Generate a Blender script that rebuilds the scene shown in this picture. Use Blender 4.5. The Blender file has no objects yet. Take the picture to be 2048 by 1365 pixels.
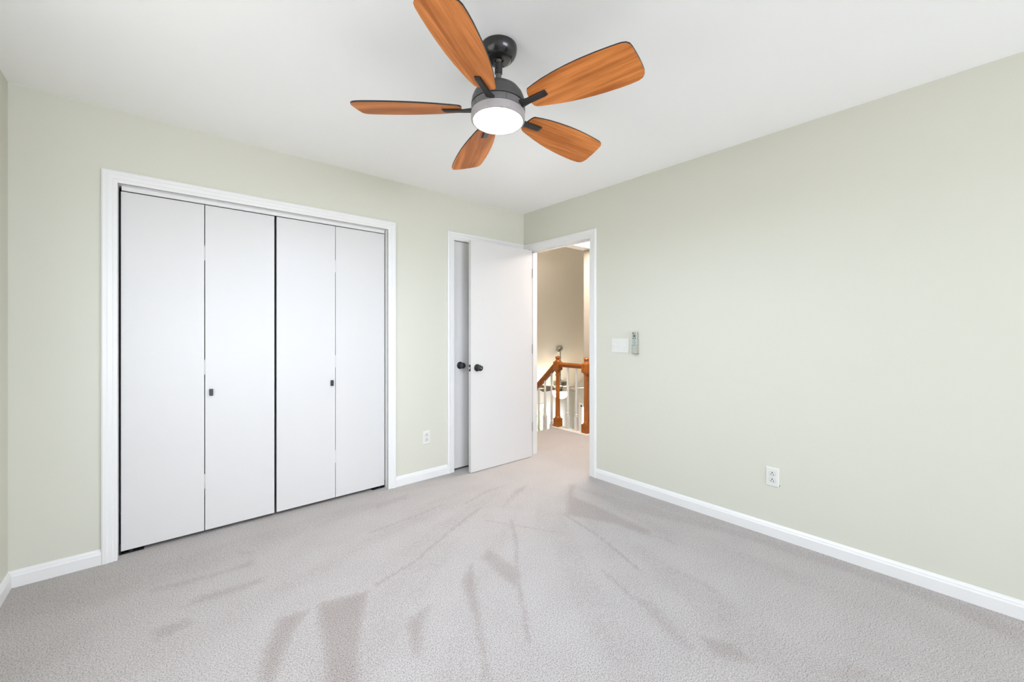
import bpy, bmesh, math, random
import numpy as np
from mathutils import Vector, Matrix, Euler

random.seed(7)
S = bpy.context.scene
COL = S.collection
PI = math.pi

# ------------------------------------------------------------------ camera
CAM_H = 1.2323
cam_d = bpy.data.cameras.new('camera')
cam = bpy.data.objects.new('camera', cam_d)
COL.objects.link(cam)
cam.location = (0, 0, CAM_H)
cam.rotation_euler = (PI / 2, 0, -0.7112)
cam_d.sensor_fit = 'HORIZONTAL'
cam_d.sensor_width = 36.0
cam_d.lens = 816.0 / 2048.0 * 36.0
cam_d.shift_y = -16.9 / 2048.0
cam_d.clip_start = 0.02
S.camera = cam

# ------------------------------------------------------------------ world, light, exposure
S.view_settings.view_transform = 'Standard'
S.view_settings.look = 'None'
S.view_settings.gamma = 1.0
S.view_settings.use_curve_mapping = False
S.view_settings.exposure = 0.28
S.cycles.max_bounces = 14
S.cycles.diffuse_bounces = 9
S.cycles.glossy_bounces = 4
S.cycles.transmission_bounces = 6
S.cycles.sample_clamp_indirect = 6.0

W = bpy.data.worlds.new('sky')
S.world = W
W.use_nodes = True
# every light of the place, and the added upward fill: colour and strength
LIGHTS = {
    'world': ((0.875, 0.925, 1.0), 5.4),
    'sun': ((0.97, 0.95, 0.95), 4.5),
    'rear_window': ((0.53, 0.65, 1.0), 48.0),
    'rear_upward_fill': ((0.95, 0.95, 1.0), 58.0),
    'end_window': ((0.9, 0.96, 1.0), 110.0),
    'fan_lens': ((0.67, 0.785, 1.0), 225.0),
    'hall_panel': ((1, 0.9, 0.86), 35.0),
    'fan_bowl': ((1, 0.78, 0.52), 95.0),
}
nt = W.node_tree
nt.nodes['Background'].inputs['Color'].default_value = (*LIGHTS['world'][0], 1)
nt.nodes['Background'].inputs['Strength'].default_value = LIGHTS['world'][1]


def area_light(key, loc, rot, sx, sy):
    color, watts = LIGHTS[key]
    d = bpy.data.lights.new('daylight_' + key, 'AREA')
    d.shape = 'RECTANGLE'
    d.size, d.size_y = sx, sy
    d.energy = watts
    d.color = color
    o = bpy.data.objects.new('daylight_' + key, d)
    o.location = loc
    o.rotation_euler = rot
    COL.objects.link(o)
    return o

# daylight entering by the bedroom windows behind the camera (sky, with an added upward fill)
# and by the two openings of the big room
area_light('rear_window', (1.15, -4.10, 1.45), (PI / 2, 0, 0), 2.5, 1.5)
area_light('rear_upward_fill', (1.15, -4.10, 1.20), (PI / 2 + 0.35, 0, 0), 2.5, 1.1)  # added lamp, tilted up to brighten the ceiling and upper walls
area_light('end_window', (8.66, 6.65, -1.6), (PI / 2, 0, PI / 2), 0.8, 1.8)
sun_d = bpy.data.lights.new('sun', 'SUN')
sun_d.color, sun_d.energy = LIGHTS['sun']
sun_d.angle = 0.01
sun_o = bpy.data.objects.new('sun', sun_d)
sun_o.rotation_euler = (math.radians(-32), math.radians(22), 0)     # high over the far side of the house
COL.objects.link(sun_o)


def sky_portal(name, loc, rot, sx, sy):
    """tells Cycles where the sky gets in; gives no light of its own"""
    d = bpy.data.lights.new(name, 'AREA')
    d.shape = 'RECTANGLE'
    d.size, d.size_y = sx, sy
    d.cycles.is_portal = True
    o = bpy.data.objects.new(name, d)
    o.location, o.rotation_euler = loc, rot
    COL.objects.link(o)

sky_portal('sky_rear', (1.15, -3.995, 1.42), (PI / 2, 0, 0), 2.5, 1.55)
sky_portal('sky_side', (-0.652, 1.35, 1.42), (PI / 2, 0, -PI / 2), 1.5, 1.35)
sky_portal('sky_patio', (6.755, 7.41, -1.62), (-PI / 2, 0, 0), 1.21, 2.0)

# ------------------------------------------------------------------ dimensions (metres)
H = 2.44
XL, XR, YB, YF = -0.557, 2.8056, 3.073, -3.90      # left, right, back, front (behind camera) faces
WT = 0.10                                          # partition thickness
HX, HZ = 3.93, 2.25                                # hall: far side, ceiling
SLOPE = 0.707


def vault_z(y):
    return 0.905 - SLOPE * (y - 5.70)

# ------------------------------------------------------------------ object helpers
def link(o, parent=None):
    COL.objects.link(o)
    if parent is not None:
        o.parent = parent
    return o


def tag(o, label, cat, group=None, kind=None):
    o['label'] = label
    o['category'] = cat
    if group:
        o['group'] = group
    if kind:
        o['kind'] = kind
    return o


def thing(name, label, cat, loc=(0, 0, 0), rot=(0, 0, 0), group=None, kind=None):
    o = bpy.data.objects.new(name, None)
    o.empty_display_size = 0.05
    o.location = loc
    o.rotation_euler = rot
    link(o)
    return tag(o, label, cat, group, kind)


def mesh_obj(name, bm, mats, parent=None, smooth=False, bevel=0.0, seg=2, auto=None):
    me = bpy.data.meshes.new(name)
    bmesh.ops.recalc_face_normals(bm, faces=bm.faces)
    bm.to_mesh(me)
    bm.free()
    if not isinstance(mats, (list, tuple)):
        mats = [mats]
    for m in mats:
        me.materials.append(m)
    if smooth:
        for p in me.polygons:
            p.use_smooth = True
        if auto:
            me.set_sharp_from_angle(angle=math.radians(auto))
    o = bpy.data.objects.new(name, me)
    link(o, parent)
    if bevel > 0:
        b = o.modifiers.new('bevel', 'BEVEL')
        b.width = bevel
        b.segments = seg
        b.limit_method = 'ANGLE'
        b.angle_limit = math.radians(40)
    return o


def box(bm, x0, x1, y0, y1, z0, z1, mat=0, M=None):
    vs = [bm.verts.new((x, y, z)) for x in (x0, x1) for y in (y0, y1) for z in (z0, z1)]
    if M is not None:
        for v in vs:
            v.co = M @ v.co
    for idx in ((0, 1, 3, 2), (4, 6, 7, 5), (0, 4, 5, 1), (2, 3, 7, 6), (0, 2, 6, 4), (1, 5, 7, 3)):
        f = bm.faces.new([vs[i] for i in idx])
        f.material_index = mat
    return bm


def boxes(*bs):
    bm = bmesh.new()
    for b in bs:
        box(bm, *b)
    return bm


def lathe(bm, prof, seg=48, M=None, mat=0, cap0=True, cap1=True):
    """prof: list of (r, z) revolved about z."""
    rings = []
    for r, z in prof:
        if r < 1e-6:
            v = bm.verts.new((0, 0, z))
            rings.append([v])
        else:
            rings.append([bm.verts.new((r * math.cos(2 * PI * i / seg), r * math.sin(2 * PI * i / seg), z)) for i in range(seg)])
    if M is not None:
        for r in rings:
            for v in r:
                v.co = M @ v.co
    for a, b in zip(rings[:-1], rings[1:]):
        for i in range(seg):
            j = (i + 1) % seg
            if len(a) == 1 and len(b) == 1:
                continue
            if len(a) == 1:
                f = bm.faces.new((a[0], b[i], b[j]))
            elif len(b) == 1:
                f = bm.faces.new((a[i], a[j], b[0]))
            else:
                f = bm.faces.new((a[i], a[j], b[j], b[i]))
            f.material_index = mat
    if cap0 and len(rings[0]) > 1:
        bm.faces.new(rings[0]).material_index = mat
    if cap1 and len(rings[-1]) > 1:
        bm.faces.new(list(reversed(rings[-1]))).material_index = mat
    return bm


def tube(bm, p, q, r, seg=12, mat=0):
    p, q = Vector(p), Vector(q)
    d = q - p
    M = Matrix.Translation(p) @ d.to_track_quat('Z', 'Y').to_matrix().to_4x4()
    lathe(bm, [(r, 0), (r, d.length)], seg, M, mat)
    return bm


def prism(bm, outline, z0, z1, mat_bottom=0, mat_side=0, mat_top=0, M=None):
    lo = [bm.verts.new((x, y, z0)) for x, y in outline]
    hi = [bm.verts.new((x, y, z1)) for x, y in outline]
    if M is not None:
        for v in lo + hi:
            v.co = M @ v.co
    bm.faces.new(list(reversed(lo))).material_index = mat_bottom
    bm.faces.new(hi).material_index = mat_top
    n = len(outline)
    for i in range(n):
        j = (i + 1) % n
        bm.faces.new((lo[i], lo[j], hi[j], hi[i])).material_index = mat_side
    return bm

# ------------------------------------------------------------------ materials
def new_mat(name):
    m = bpy.data.materials.new(name)
    m.use_nodes = True
    t = m.node_tree
    return m, t, t.nodes['Principled BSDF']


def N(t, kind, **kw):
    n = t.nodes.new(kind)
    for k, v in kw.items():
        if k in n.inputs:
            n.inputs[k].default_value = v
        else:
            setattr(n, k, v)
    return n


def plain(name, col, rough=0.5, metal=0.0, spec=0.5, bump=0.0, bscale=200.0, emit=None, estr=0.0):
    m, t, b = new_mat(name)
    b.inputs['Base Color'].default_value = (*col, 1)
    b.inputs['Roughness'].default_value = rough
    b.inputs['Metallic'].default_value = metal
    b.inputs['Specular IOR Level'].default_value = spec
    if emit:
        b.inputs['Emission Color'].default_value = (*emit, 1)
        b.inputs['Emission Strength'].default_value = estr
    if bump > 0:
        tc = N(t, 'ShaderNodeTexCoord')
        ns = N(t, 'ShaderNodeTexNoise', Scale=bscale, Detail=3.0)
        t.links.new(tc.outputs['Object'], ns.inputs['Vector'])
        bp = N(t, 'ShaderNodeBump', Strength=bump, Distance=0.002)
        t.links.new(ns.outputs['Fac'], bp.inputs['Height'])
        t.links.new(bp.outputs['Normal'], b.inputs['Normal'])
    return m


def paint(name, col, rough=0.55, var=0.012, bump=0.06):
    """rolled wall paint: faint orange-peel and a very slight unevenness of tone"""
    m, t, b = new_mat(name)
    tc = N(t, 'ShaderNodeTexCoord')
    n1 = N(t, 'ShaderNodeTexNoise', Scale=1.3, Detail=2.0)
    t.links.new(tc.outputs['Object'], n1.inputs['Vector'])
    mx = N(t, 'ShaderNodeMix', data_type='RGBA')
    mx.inputs[6].default_value = (*[c * (1 - var) for c in col], 1)
    mx.inputs[7].default_value = (*[min(1, c * (1 + var)) for c in col], 1)
    t.links.new(n1.outputs['Fac'], mx.inputs[0])
    t.links.new(mx.outputs[2], b.inputs['Base Color'])
    b.inputs['Roughness'].default_value = rough
    b.inputs['Specular IOR Level'].default_value = 0.3
    n2 = N(t, 'ShaderNodeTexNoise', Scale=260.0, Detail=2.0)
    t.links.new(tc.outputs['Object'], n2.inputs['Vector'])
    bp = N(t, 'ShaderNodeBump', Strength=bump, Distance=0.001)
    t.links.new(n2.outputs['Fac'], bp.inputs['Height'])
    t.links.new(bp.outputs['Normal'], b.inputs['Normal'])
    return m


def wood(name, light, dark, rough=0.35, sx=1.6, sy=26.0, coat=0.0, axis='X', contrast=(0.32, 0.72)):
    """long grain along the local axis, each copy of an object with its own figure"""
    m, t, b = new_mat(name)
    tc = N(t, 'ShaderNodeTexCoord')
    oi = N(t, 'ShaderNodeObjectInfo')
    ml = N(t, 'ShaderNodeMath', operation='MULTIPLY')
    ml.inputs[1].default_value = 37.0
    t.links.new(oi.outputs['Random'], ml.inputs[0])
    ad = N(t, 'ShaderNodeVectorMath', operation='ADD')
    t.links.new(tc.outputs['Object'], ad.inputs[0])
    t.links.new(ml.outputs[0], ad.inputs[1])
    sc = N(t, 'ShaderNodeVectorMath', operation='MULTIPLY')
    sc.inputs[1].default_value = {'X': (sx, sy, sy), 'Y': (sy, sx, sy), 'Z': (sy, sy, sx)}[axis]
    t.links.new(ad.outputs[0], sc.inputs[0])
    n0 = N(t, 'ShaderNodeTexNoise', Scale=0.55, Detail=2.0, Distortion=0.6)
    t.links.new(sc.outputs[0], n0.inputs['Vector'])
    wv = N(t, 'ShaderNodeMath', operation='MULTIPLY')
    wv.inputs[1].default_value = 34.0
    t.links.new(n0.outputs['Fac'], wv.inputs[0])
    sn = N(t, 'ShaderNodeMath', operation='SINE')
    t.links.new(wv.outputs[0], sn.inputs[0])
    n1 = N(t, 'ShaderNodeTexNoise', Scale=2.2, Detail=5.0, Roughness=0.65)
    t.links.new(sc.outputs[0], n1.inputs['Vector'])
    # fine fibres
    s2 = N(t, 'ShaderNodeVectorMath', operation='MULTIPLY')
    s2.inputs[1].default_value = {'X': (2.5, 12, 12), 'Y': (12, 2.5, 12), 'Z': (12, 12, 2.5)}[axis]
    t.links.new(sc.outputs[0], s2.inputs[0])
    n2 = N(t, 'ShaderNodeTexNoise', Scale=1.0, Detail=3.0)
    t.links.new(s2.outputs[0], n2.inputs['Vector'])
    fb = N(t, 'ShaderNodeMath', operation='MULTIPLY_ADD')
    fb.inputs[1].default_value = 0.55
    fb.inputs[2].default_value = -0.275
    t.links.new(n2.outputs['Fac'], fb.inputs[0])
    h0 = N(t, 'ShaderNodeMath', operation='MULTIPLY_ADD')
    h0.inputs[1].default_value = 0.12
    t.links.new(sn.outputs[0], h0.inputs[0])
    t.links.new(n1.outputs['Fac'], h0.inputs[2])
    h = N(t, 'ShaderNodeMath', operation='ADD')
    t.links.new(h0.outputs[0], h.inputs[0])
    t.links.new(fb.outputs[0], h.inputs[1])
    cr = N(t, 'ShaderNodeValToRGB')
    cr.color_ramp.elements[0].position = contrast[0]
    cr.color_ramp.elements[0].color = (*dark, 1)
    cr.color_ramp.elements[1].position = contrast[1]
    cr.color_ramp.elements[1].color = (*light, 1)
    t.links.new(h.outputs[0], cr.inputs[0])
    t.links.new(cr.outputs[0], b.inputs['Base Color'])
    b.inputs['Roughness'].default_value = rough
    b.inputs['Coat Weight'].default_value = coat
    b.inputs['Coat Roughness'].default_value = 0.15
    return m


def glass_mat(name):
    m = bpy.data.materials.new(name)
    m.use_nodes = True
    t = m.node_tree
    t.nodes.clear()
    out = t.nodes.new('ShaderNodeOutputMaterial')
    tr = N(t, 'ShaderNodeBsdfTransparent')
    gl = N(t, 'ShaderNodeBsdfGlossy', Roughness=0.02)
    mx = N(t, 'ShaderNodeMixShader')
    fr = N(t, 'ShaderNodeFresnel', IOR=1.35)
    t.links.new(fr.outputs[0], mx.inputs[0])
    t.links.new(tr.outputs[0], mx.inputs[1])
    t.links.new(gl.outputs[0], mx.inputs[2])
    t.links.new(mx.outputs[0], out.inputs['Surface'])
    return m


def carpet(name, light, dark):
    m, t, b = new_mat(name)
    tc = N(t, 'ShaderNodeTexCoord')
    # tufts: fine speckle of light tips and dark gaps
    n1 = N(t, 'ShaderNodeTexNoise', Scale=200.0, Detail=4.0, Roughness=0.78)
    n2 = N(t, 'ShaderNodeTexNoise', Scale=42.0, Detail=2.0)
    n3 = N(t, 'ShaderNodeTexNoise', Scale=5.0, Detail=4.0)
    for n in (n1, n2, n3):
        t.links.new(tc.outputs['Object'], n.inputs['Vector'])
    cr = N(t, 'ShaderNodeValToRGB')
    e = cr.color_ramp.elements
    e[0].position, e[0].color = 0.33, (*dark, 1)
    e[1].position, e[1].color = 0.56, (*light, 1)
    t.links.new(n1.outputs['Fac'], cr.inputs[0])
    # where the vacuum laid the pile over (vertex attribute) the carpet shows its darker side
    at = N(t, 'ShaderNodeAttribute', attribute_name='pile')
    # ragged: the tufts at a stroke's edge lie either way
    brk = N(t, 'ShaderNodeMath', operation='MULTIPLY_ADD')
    brk.inputs[1].default_value = 1.3
    t.links.new(n2.outputs['Fac'], brk.inputs[0])
    t.links.new(at.outputs['Fac'], brk.inputs[2])
    bk2 = N(t, 'ShaderNodeMath', operation='MULTIPLY_ADD', use_clamp=True)
    bk2.inputs[1].default_value = 2.2
    bk2.inputs[2].default_value = -1.45
    t.links.new(brk.outputs[0], bk2.inputs[0])
    pm = N(t, 'ShaderNodeMath', operation='MULTIPLY')
    t.links.new(at.outputs['Fac'], pm.inputs[0])
    t.links.new(bk2.outputs[0], pm.inputs[1])
    lo = N(t, 'ShaderNodeMath', operation='MULTIPLY_ADD')
    lo.inputs[1].default_value = 0.60
    lo.inputs[2].default_value = -0.22
    t.links.new(n3.outputs['Fac'], lo.inputs[0])
    sm = N(t, 'ShaderNodeMath', operation='ADD', use_clamp=True)
    t.links.new(pm.outputs[0], sm.inputs[0])
    t.links.new(lo.outputs[0], sm.inputs[1])
    mx = N(t, 'ShaderNodeMix', data_type='RGBA', blend_type='MULTIPLY')
    mx.inputs[7].default_value = (0.74, 0.69, 0.675, 1)
    t.links.new(sm.outputs[0], mx.inputs[0])
    t.links.new(cr.outputs[0], mx.inputs[6])
    t.links.new(mx.outputs[2], b.inputs['Base Color'])
    b.inputs['Roughness'].default_value = 0.95
    b.inputs['Specular IOR Level'].default_value = 0.1
    b.inputs['Sheen Weight'].default_value = 0.15
    b.inputs['Sheen Roughness'].default_value = 0.6
    bp = N(t, 'ShaderNodeBump', Strength=0.6, Distance=0.006)
    t.links.new(n1.outputs['Fac'], bp.inputs['Height'])
    t.links.new(bp.outputs['Normal'], b.inputs['Normal'])
    return m


M_WALL = paint('sage_paint', (0.600, 0.597, 0.508))
M_WALL2 = paint('offwhite_paint', (0.56, 0.56, 0.525))
M_VAULT = paint('vault_paint', (0.95, 0.87, 0.74), 0.7, 0.008, 0.04)
M_HALL = paint('hall_paint', (0.40, 0.355, 0.29))
M_CEIL = paint('ceiling_paint', (0.94, 0.94, 0.935), 0.7, 0.008, 0.04)
M_TRIM = plain('white_trim', (0.74, 0.735, 0.715), 0.32, 0, 0.5)
M_DOOR = plain('white_door', (0.635, 0.625, 0.603), 0.38, 0, 0.45, 0.03, 60)
M_PLATE = plain('white_plastic', (0.68, 0.68, 0.635), 0.3)
M_GAP = plain('plate_gap_shadow_line', (0.30, 0.30, 0.29), 0.6)
M_DARKHOLE = plain('dark_slot', (0.015, 0.015, 0.015), 0.6)
M_BLACK = plain('black_metal', (0.014, 0.014, 0.015), 0.32, 0.0, 0.5)
M_BAND = plain('fan_band_glare_grey', (0.125, 0.12, 0.118), 0.45)  # bronze band painted paler to carry the lamp's glare
M_RING = plain('lamp_ring_glare_grey', (0.36, 0.335, 0.33), 0.45)  # bronze ring painted pale grey, lamp glare put into the colour
M_BRONZE = plain('fan_bronze', (0.062, 0.060, 0.058), 0.42, 0.0, 0.5)  # dome bronze lifted a little for the same glare
M_ROD = plain('fan_rod_lit_bronze', (0.09, 0.08, 0.068), 0.4, 0.0, 0.5)  # rod tone lightened as if lit, light put into the colour
M_CANOPY = plain('fan_canopy_black', (0.018, 0.017, 0.016), 0.22, 0.0, 0.6)
M_HINGE = plain('hinge_metal', (0.14, 0.135, 0.13), 0.4, 0.2)
M_FANWOOD = wood('fan_blade_wood', (0.75, 0.265, 0.070), (0.43, 0.128, 0.026), 0.5, 1.1, 9.0)
M_FANWOOD.node_tree.nodes['Principled BSDF'].inputs['Specular IOR Level'].default_value = 0.2
M_EDGE = plain('blade_black_edge', (0.012, 0.011, 0.010), 0.45)
M_LENS = plain('lamp_lens', (0.9, 0.9, 0.9), 0.4, emit=LIGHTS['fan_lens'][0], estr=LIGHTS['fan_lens'][1])
M_OAK = wood('stair_oak', (0.46, 0.132, 0.008), (0.24, 0.060, 0.004), 0.28, 2.0, 40.0, 0.3, 'Z')
M_OAKY = wood('stair_oak_rail', (0.38, 0.098, 0.007), (0.20, 0.048, 0.003), 0.28, 2.0, 40.0, 0.3, 'Y')
M_NICKEL = plain('brushed_nickel', (0.55, 0.52, 0.46), 0.28, 1.0)
M_BROWN = plain('dark_brown_blade', (0.075, 0.05, 0.035), 0.45)
M_BOWL = plain('glowing_bowl', (0.95, 0.9, 0.8), 0.4, emit=LIGHTS['fan_bowl'][0], estr=LIGHTS['fan_bowl'][1])
M_PANEL = plain('light_panel_diffuser', (0.95, 0.93, 0.88), 0.4, emit=LIGHTS['hall_panel'][0], estr=LIGHTS['hall_panel'][1])
M_GLASS = glass_mat('window_glass')
M_CARPET = carpet('carpet_pile', (0.555, 0.519, 0.485), (0.127, 0.116, 0.108))
M_REMOTE = plain('remote_grey', (0.42, 0.43, 0.36), 0.4)
M_CRADLE = plain('cradle_beige', (0.36, 0.355, 0.29), 0.45)
M_RED = plain('button_red', (0.10, 0.012, 0.012), 0.4)
M_GREYBTN = plain('button_grey', (0.16, 0.17, 0.16), 0.45)
M_BLUEBTN = plain('button_blue', (0.40, 0.47, 0.435), 0.45)
M_TEAL = plain('button_teal', (0.09, 0.19, 0.21), 0.45)
M_LEAF = plain('leaves', (0.30, 0.55, 0.16), 0.6)
_t = M_LEAF.node_tree
_tr = N(_t, 'ShaderNodeBsdfTranslucent', Color=(0.35, 0.62, 0.16, 1))
_mx = N(_t, 'ShaderNodeMixShader', Fac=0.5)
_t.links.new(_t.nodes['Principled BSDF'].outputs[0], _mx.inputs[1])
_t.links.new(_tr.outputs[0], _mx.inputs[2])
_t.links.new(_mx.outputs[0], _t.nodes['Material Output'].inputs['Surface'])
M_BARK = plain('bark', (0.16, 0.11, 0.07), 0.8, bump=0.4, bscale=30)
M_GRASS = plain('gravel', (0.36, 0.345, 0.31), 0.9, bump=0.5, bscale=20)

# vacuum strokes measured on the carpet (metres on the floor)
PILE_POLYS = [(0.85, [(0.544, 1.978), (0.745, 1.92), (0.661, 1.752), (0.592, 1.612), (0.509, 1.397), (0.428, 1.467), (0.482, 1.674), (0.507, 1.808)]), (0.75, [(0.388, 1.987), (0.494, 1.961), (0.43, 1.875), (0.364, 1.776), (0.282, 1.593), (0.25, 1.62), (0.304, 1.811)]), (0.8, [(1.131, 1.688), (1.252, 1.78), (1.082, 1.493), (0.852, 1.101), (0.846, 1.107), (1.021, 1.422)]), (0.6, [(1.333, 1.803), (1.424, 1.851), (1.411, 1.704), (1.416, 1.609), (1.301, 1.453), (1.303, 1.593)]), (0.6, [(0.791, 1.621), (0.92, 1.637), (0.827, 1.533), (0.751, 1.411), (0.736, 1.423), (0.767, 1.53)]), (0.5, [(1.828, 2.221), (2.075, 2.388), (2.273, 2.433), (2.149, 2.356)]), (0.55, [(2.074, 1.857), (2.518, 2.208), (2.559, 2.173), (2.347, 2.029), (2.34, 1.754), (2.308, 1.363), (2.239, 1.322), (2.214, 1.564)]), (0.45, [(0.246, 2.573), (0.378, 2.594), (0.39, 2.522), (0.273, 2.536), (0.069, 2.552), (-0.038, 2.582), (-0.038, 2.619)]), (0.45, [(0.136, 2.398), (0.398, 2.372), (0.391, 2.326), (0.222, 2.323), (0.072, 2.342)]), (0.5, [(-0.033, 2.255), (0.085, 2.248), (0.115, 2.183), (-0.017, 2.162)]), (0.4, [(1.133, 2.874), (1.437, 2.875), (1.394, 2.79), (1.149, 2.78)]), (0.35, [(0.311, 2.783), (0.406, 2.701), (0.382, 2.622), (0.315, 2.713)]), (0.5, [(1.656, 0.763), (1.715, 0.679), (1.704, 0.566), (1.667, 0.569), (1.589, 0.679)]), (0.4, [(1.674, 1.074), (1.709, 1.0), (1.624, 0.824), (1.563, 0.702), (1.54, 0.782), (1.604, 0.95)]), (0.35, [(1.87, 0.799), (1.878, 0.733), (1.818, 0.692), (1.795, 0.748)]), (0.3, [(2.041, 1.139), (2.042, 0.872), (1.933, 0.745), (1.969, 0.841), (1.999, 1.09)]), (0.3, [(2.51, 2.185), (2.775, 0.727), (2.765, -0.012), (2.701, -0.104), (2.581, -0.099), (2.678, 0.277), (2.635, 0.989), (2.437, 1.675)]), (0.3, [(1.943, 0.36), (1.967, 0.203), (1.782, 0.363)])]
PILE_LINES = [(0.55, 0.012, [(0.803, 1.944), (1.029, 2.002), (1.339, 2.158), (1.693, 2.312)]), (0.45, 0.014, [(1.74, 2.026), (1.599, 1.817), (1.364, 1.541), (1.266, 1.401), (1.116, 1.194)]), (0.4, 0.012, [(0.975, 2.471), (1.323, 2.504), (1.53, 2.532)]), (0.4, 0.012, [(1.661, 2.447), (1.918, 2.523), (2.113, 2.521)]), (0.35, 0.012, [(1.619, 2.131), (1.72, 1.955), (1.862, 1.707)]), (0.35, 0.01, [(0.849, 1.104), (0.945, 1.275), (1.035, 1.45)]), (0.5, 0.012, [(2.074, 1.868), (2.009, 1.529), (1.88, 1.165)]), (0.4, 0.016, [(1.735, 1.29), (1.665, 1.081), (1.654, 0.945)]), (0.3, 0.015, [(2.32, 1.826), (2.262, 1.386), (2.282, 1.186)])]

# ------------------------------------------------------------------ room shell
def struct(name, bm, mat, label, cat, parent=None, **kw):
    o = mesh_obj(name, bm, mat, parent, **kw)
    if parent is None:
        tag(o, label, cat, kind='structure')
    return o

# --- carpet floor: fine grid so that the vacuum strokes in the pile can be stored per vertex
def seg_dist(P, a, b):
    a, b = np.array(a), np.array(b)
    d = b - a
    t = np.clip(((P - a) @ d) / (d @ d), 0, 1)
    return np.linalg.norm(P - (a + t[:, None] * d), axis=1)


def in_poly(P, poly):
    ins = np.zeros(len(P), bool)
    n = len(poly)
    for i in range(n):
        (x0, y0), (x1, y1) = poly[i], poly[(i + 1) % n]
        c = (y0 > P[:, 1]) != (y1 > P[:, 1])
        with np.errstate(divide='ignore', invalid='ignore'):
            xx = (x1 - x0) * (P[:, 1] - y0) / (y1 - y0) + x0
        ins ^= c & (P[:, 0] < xx)
    return ins


def pile_value(P):
    v = np.zeros(len(P))
    # ragged stroke edges
    w = 0.006 * np.stack([np.sin(P[:, 1] * 161 + 2 * np.sin(P[:, 0] * 147)), np.sin(P[:, 0] * 153 + 2 * np.sin(P[:, 1] * 139))], 1)
    Q = P + w
    for amt, poly in PILE_POLYS:
        d = np.full(len(P), 9.0)
        for i in range(len(poly)):
            d = np.minimum(d, seg_dist(Q, poly[i], poly[(i + 1) % len(poly)]))
        sd = np.where(in_poly(Q, poly), d, -d)
        v = np.maximum(v, amt * np.clip(0.5 + sd / 0.05, 0, 1))
    for amt, wd, pts in PILE_LINES:
        d = np.full(len(P), 9.0)
        for i in range(len(pts) - 1):
            d = np.minimum(d, seg_dist(Q, pts[i], pts[i + 1]))
        v = np.maximum(v, amt * np.clip(1.4 - d / wd, 0, 1))
    # the cleaner's passes fan out from the doorway: alternate lighter and darker bands
    dx, dy = P[:, 0] - 2.75, P[:, 1] - 2.75
    a, r = np.arctan2(dy, dx), np.hypot(dx, dy)
    band = np.sin(a * 27 + 1.6 * np.sin(r * 1.9)) + 0.8 * np.sin(a * 11 + 2.2 * np.sin(r * 1.1 + 1)) + 0.7 * np.sin(a * 47 - 1.2 * np.sin(r * 2.7))
    band = np.clip(0.5 + 0.5 * band, 0, 1) * np.clip((r - 0.3) * 1.2, 0, 1)
    return np.maximum(v ** 0.75, 0.30 * band)


def make_floor():
    x0, x1, y0, y1, st = XL - 0.02, XR + 0.02, YF - 0.02, YB + 0.10, 0.0125
    nx, ny = int((x1 - x0) / st) + 1, int((y1 - y0) / st) + 1
    xs, ys = np.linspace(x0, x1, nx), np.linspace(y0, y1, ny)
    X, Y = np.meshgrid(xs, ys)
    P = np.stack([X.ravel(), Y.ravel()], 1)
    co = np.concatenate([P, np.zeros((len(P), 1))], 1)
    i = (np.arange(ny - 1)[:, None] * nx + np.arange(nx - 1)[None, :]).ravel()
    F = np.stack([i, i + 1, i + nx + 1, i + nx], 1)
    n0 = len(co)
    # hallway part of the same carpet
    hx0, hx1, hy0, hy1 = XR + 0.02, HX + 0.05, 0.5, 3.655
    co = np.concatenate([co, np.array([(hx0, hy0, 0), (hx1, hy0, 0), (hx1, hy1, 0), (hx0, hy1, 0)])])
    F = np.concatenate([F, np.array([[n0, n0 + 1, n0 + 2, n0 + 3]])])
    me = bpy.data.meshes.new('floor')
    me.from_pydata(co.tolist(), [], F.tolist())
    a = me.attributes.new('pile', 'FLOAT', 'POINT')
    vals = np.concatenate([pile_value(P), np.full(4, 0.10)])
    a.data.foreach_set('value', vals.astype(np.float32))
    me.materials.append(M_CARPET)
    o = bpy.data.objects.new('floor', me)
    link(o)
    tag(o, 'light beige grey cut pile carpet with vacuum strokes covering the bedroom floor', 'carpet', kind='structure')

make_floor()
struct('floor', boxes((XR + WT, HX + 0.05, 0.5, 3.655, -0.22, -0.004)), M_WALL2, 'floor slab under the hallway carpet', 'floor')

# --- ceiling
struct('ceiling', boxes((XL - 0.1, XR + WT, YF - 0.1, YB + 0.1, H, H + 0.1)), M_CEIL, 'smooth white flat ceiling above the empty bedroom', 'ceiling')

# --- back wall with closet and narrow-door openings
CX0, CX1, CZ = -0.175, 1.356, 2.043
LX0, LX1, LZ = 1.968, 2.732, 2.052
JB = 0.012                                         # jamb lining thickness
struct('wall_back', boxes(
    (XL - WT, CX0 - JB, YB, YB + WT, 0, H), (CX0 - JB, CX1 + JB, YB, YB + WT, CZ + JB, H), (CX1 + JB, LX0 - JB, YB, YB + WT, 0, H),
    (LX0 - JB, LX1 + JB, YB, YB + WT, LZ + JB, H), (LX1 + JB, XR, YB, YB + WT, 0, H)), M_WALL,
    'pale sage green wall holding the white bifold closet doors', 'wall')
# --- right wall with the doorway
DY0, DY1, DZ = 2.226, 2.985, 2.046
struct('wall_right', boxes(
    (XR, XR + WT, YF - WT, DY0 - JB, 0, H), (XR, XR + WT, DY0 - JB, DY1 + JB, DZ + JB, H), (XR, XR + WT, DY1 + JB, 3.62, 0, vault_z(3.0) + 0.1), (XR, XR + WT, 3.62, 7.3, -2.65, vault_z(3.0) + 0.1)), M_WALL,
    'wide blank pale sage green wall with the light switches and the open doorway', 'wall')
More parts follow.
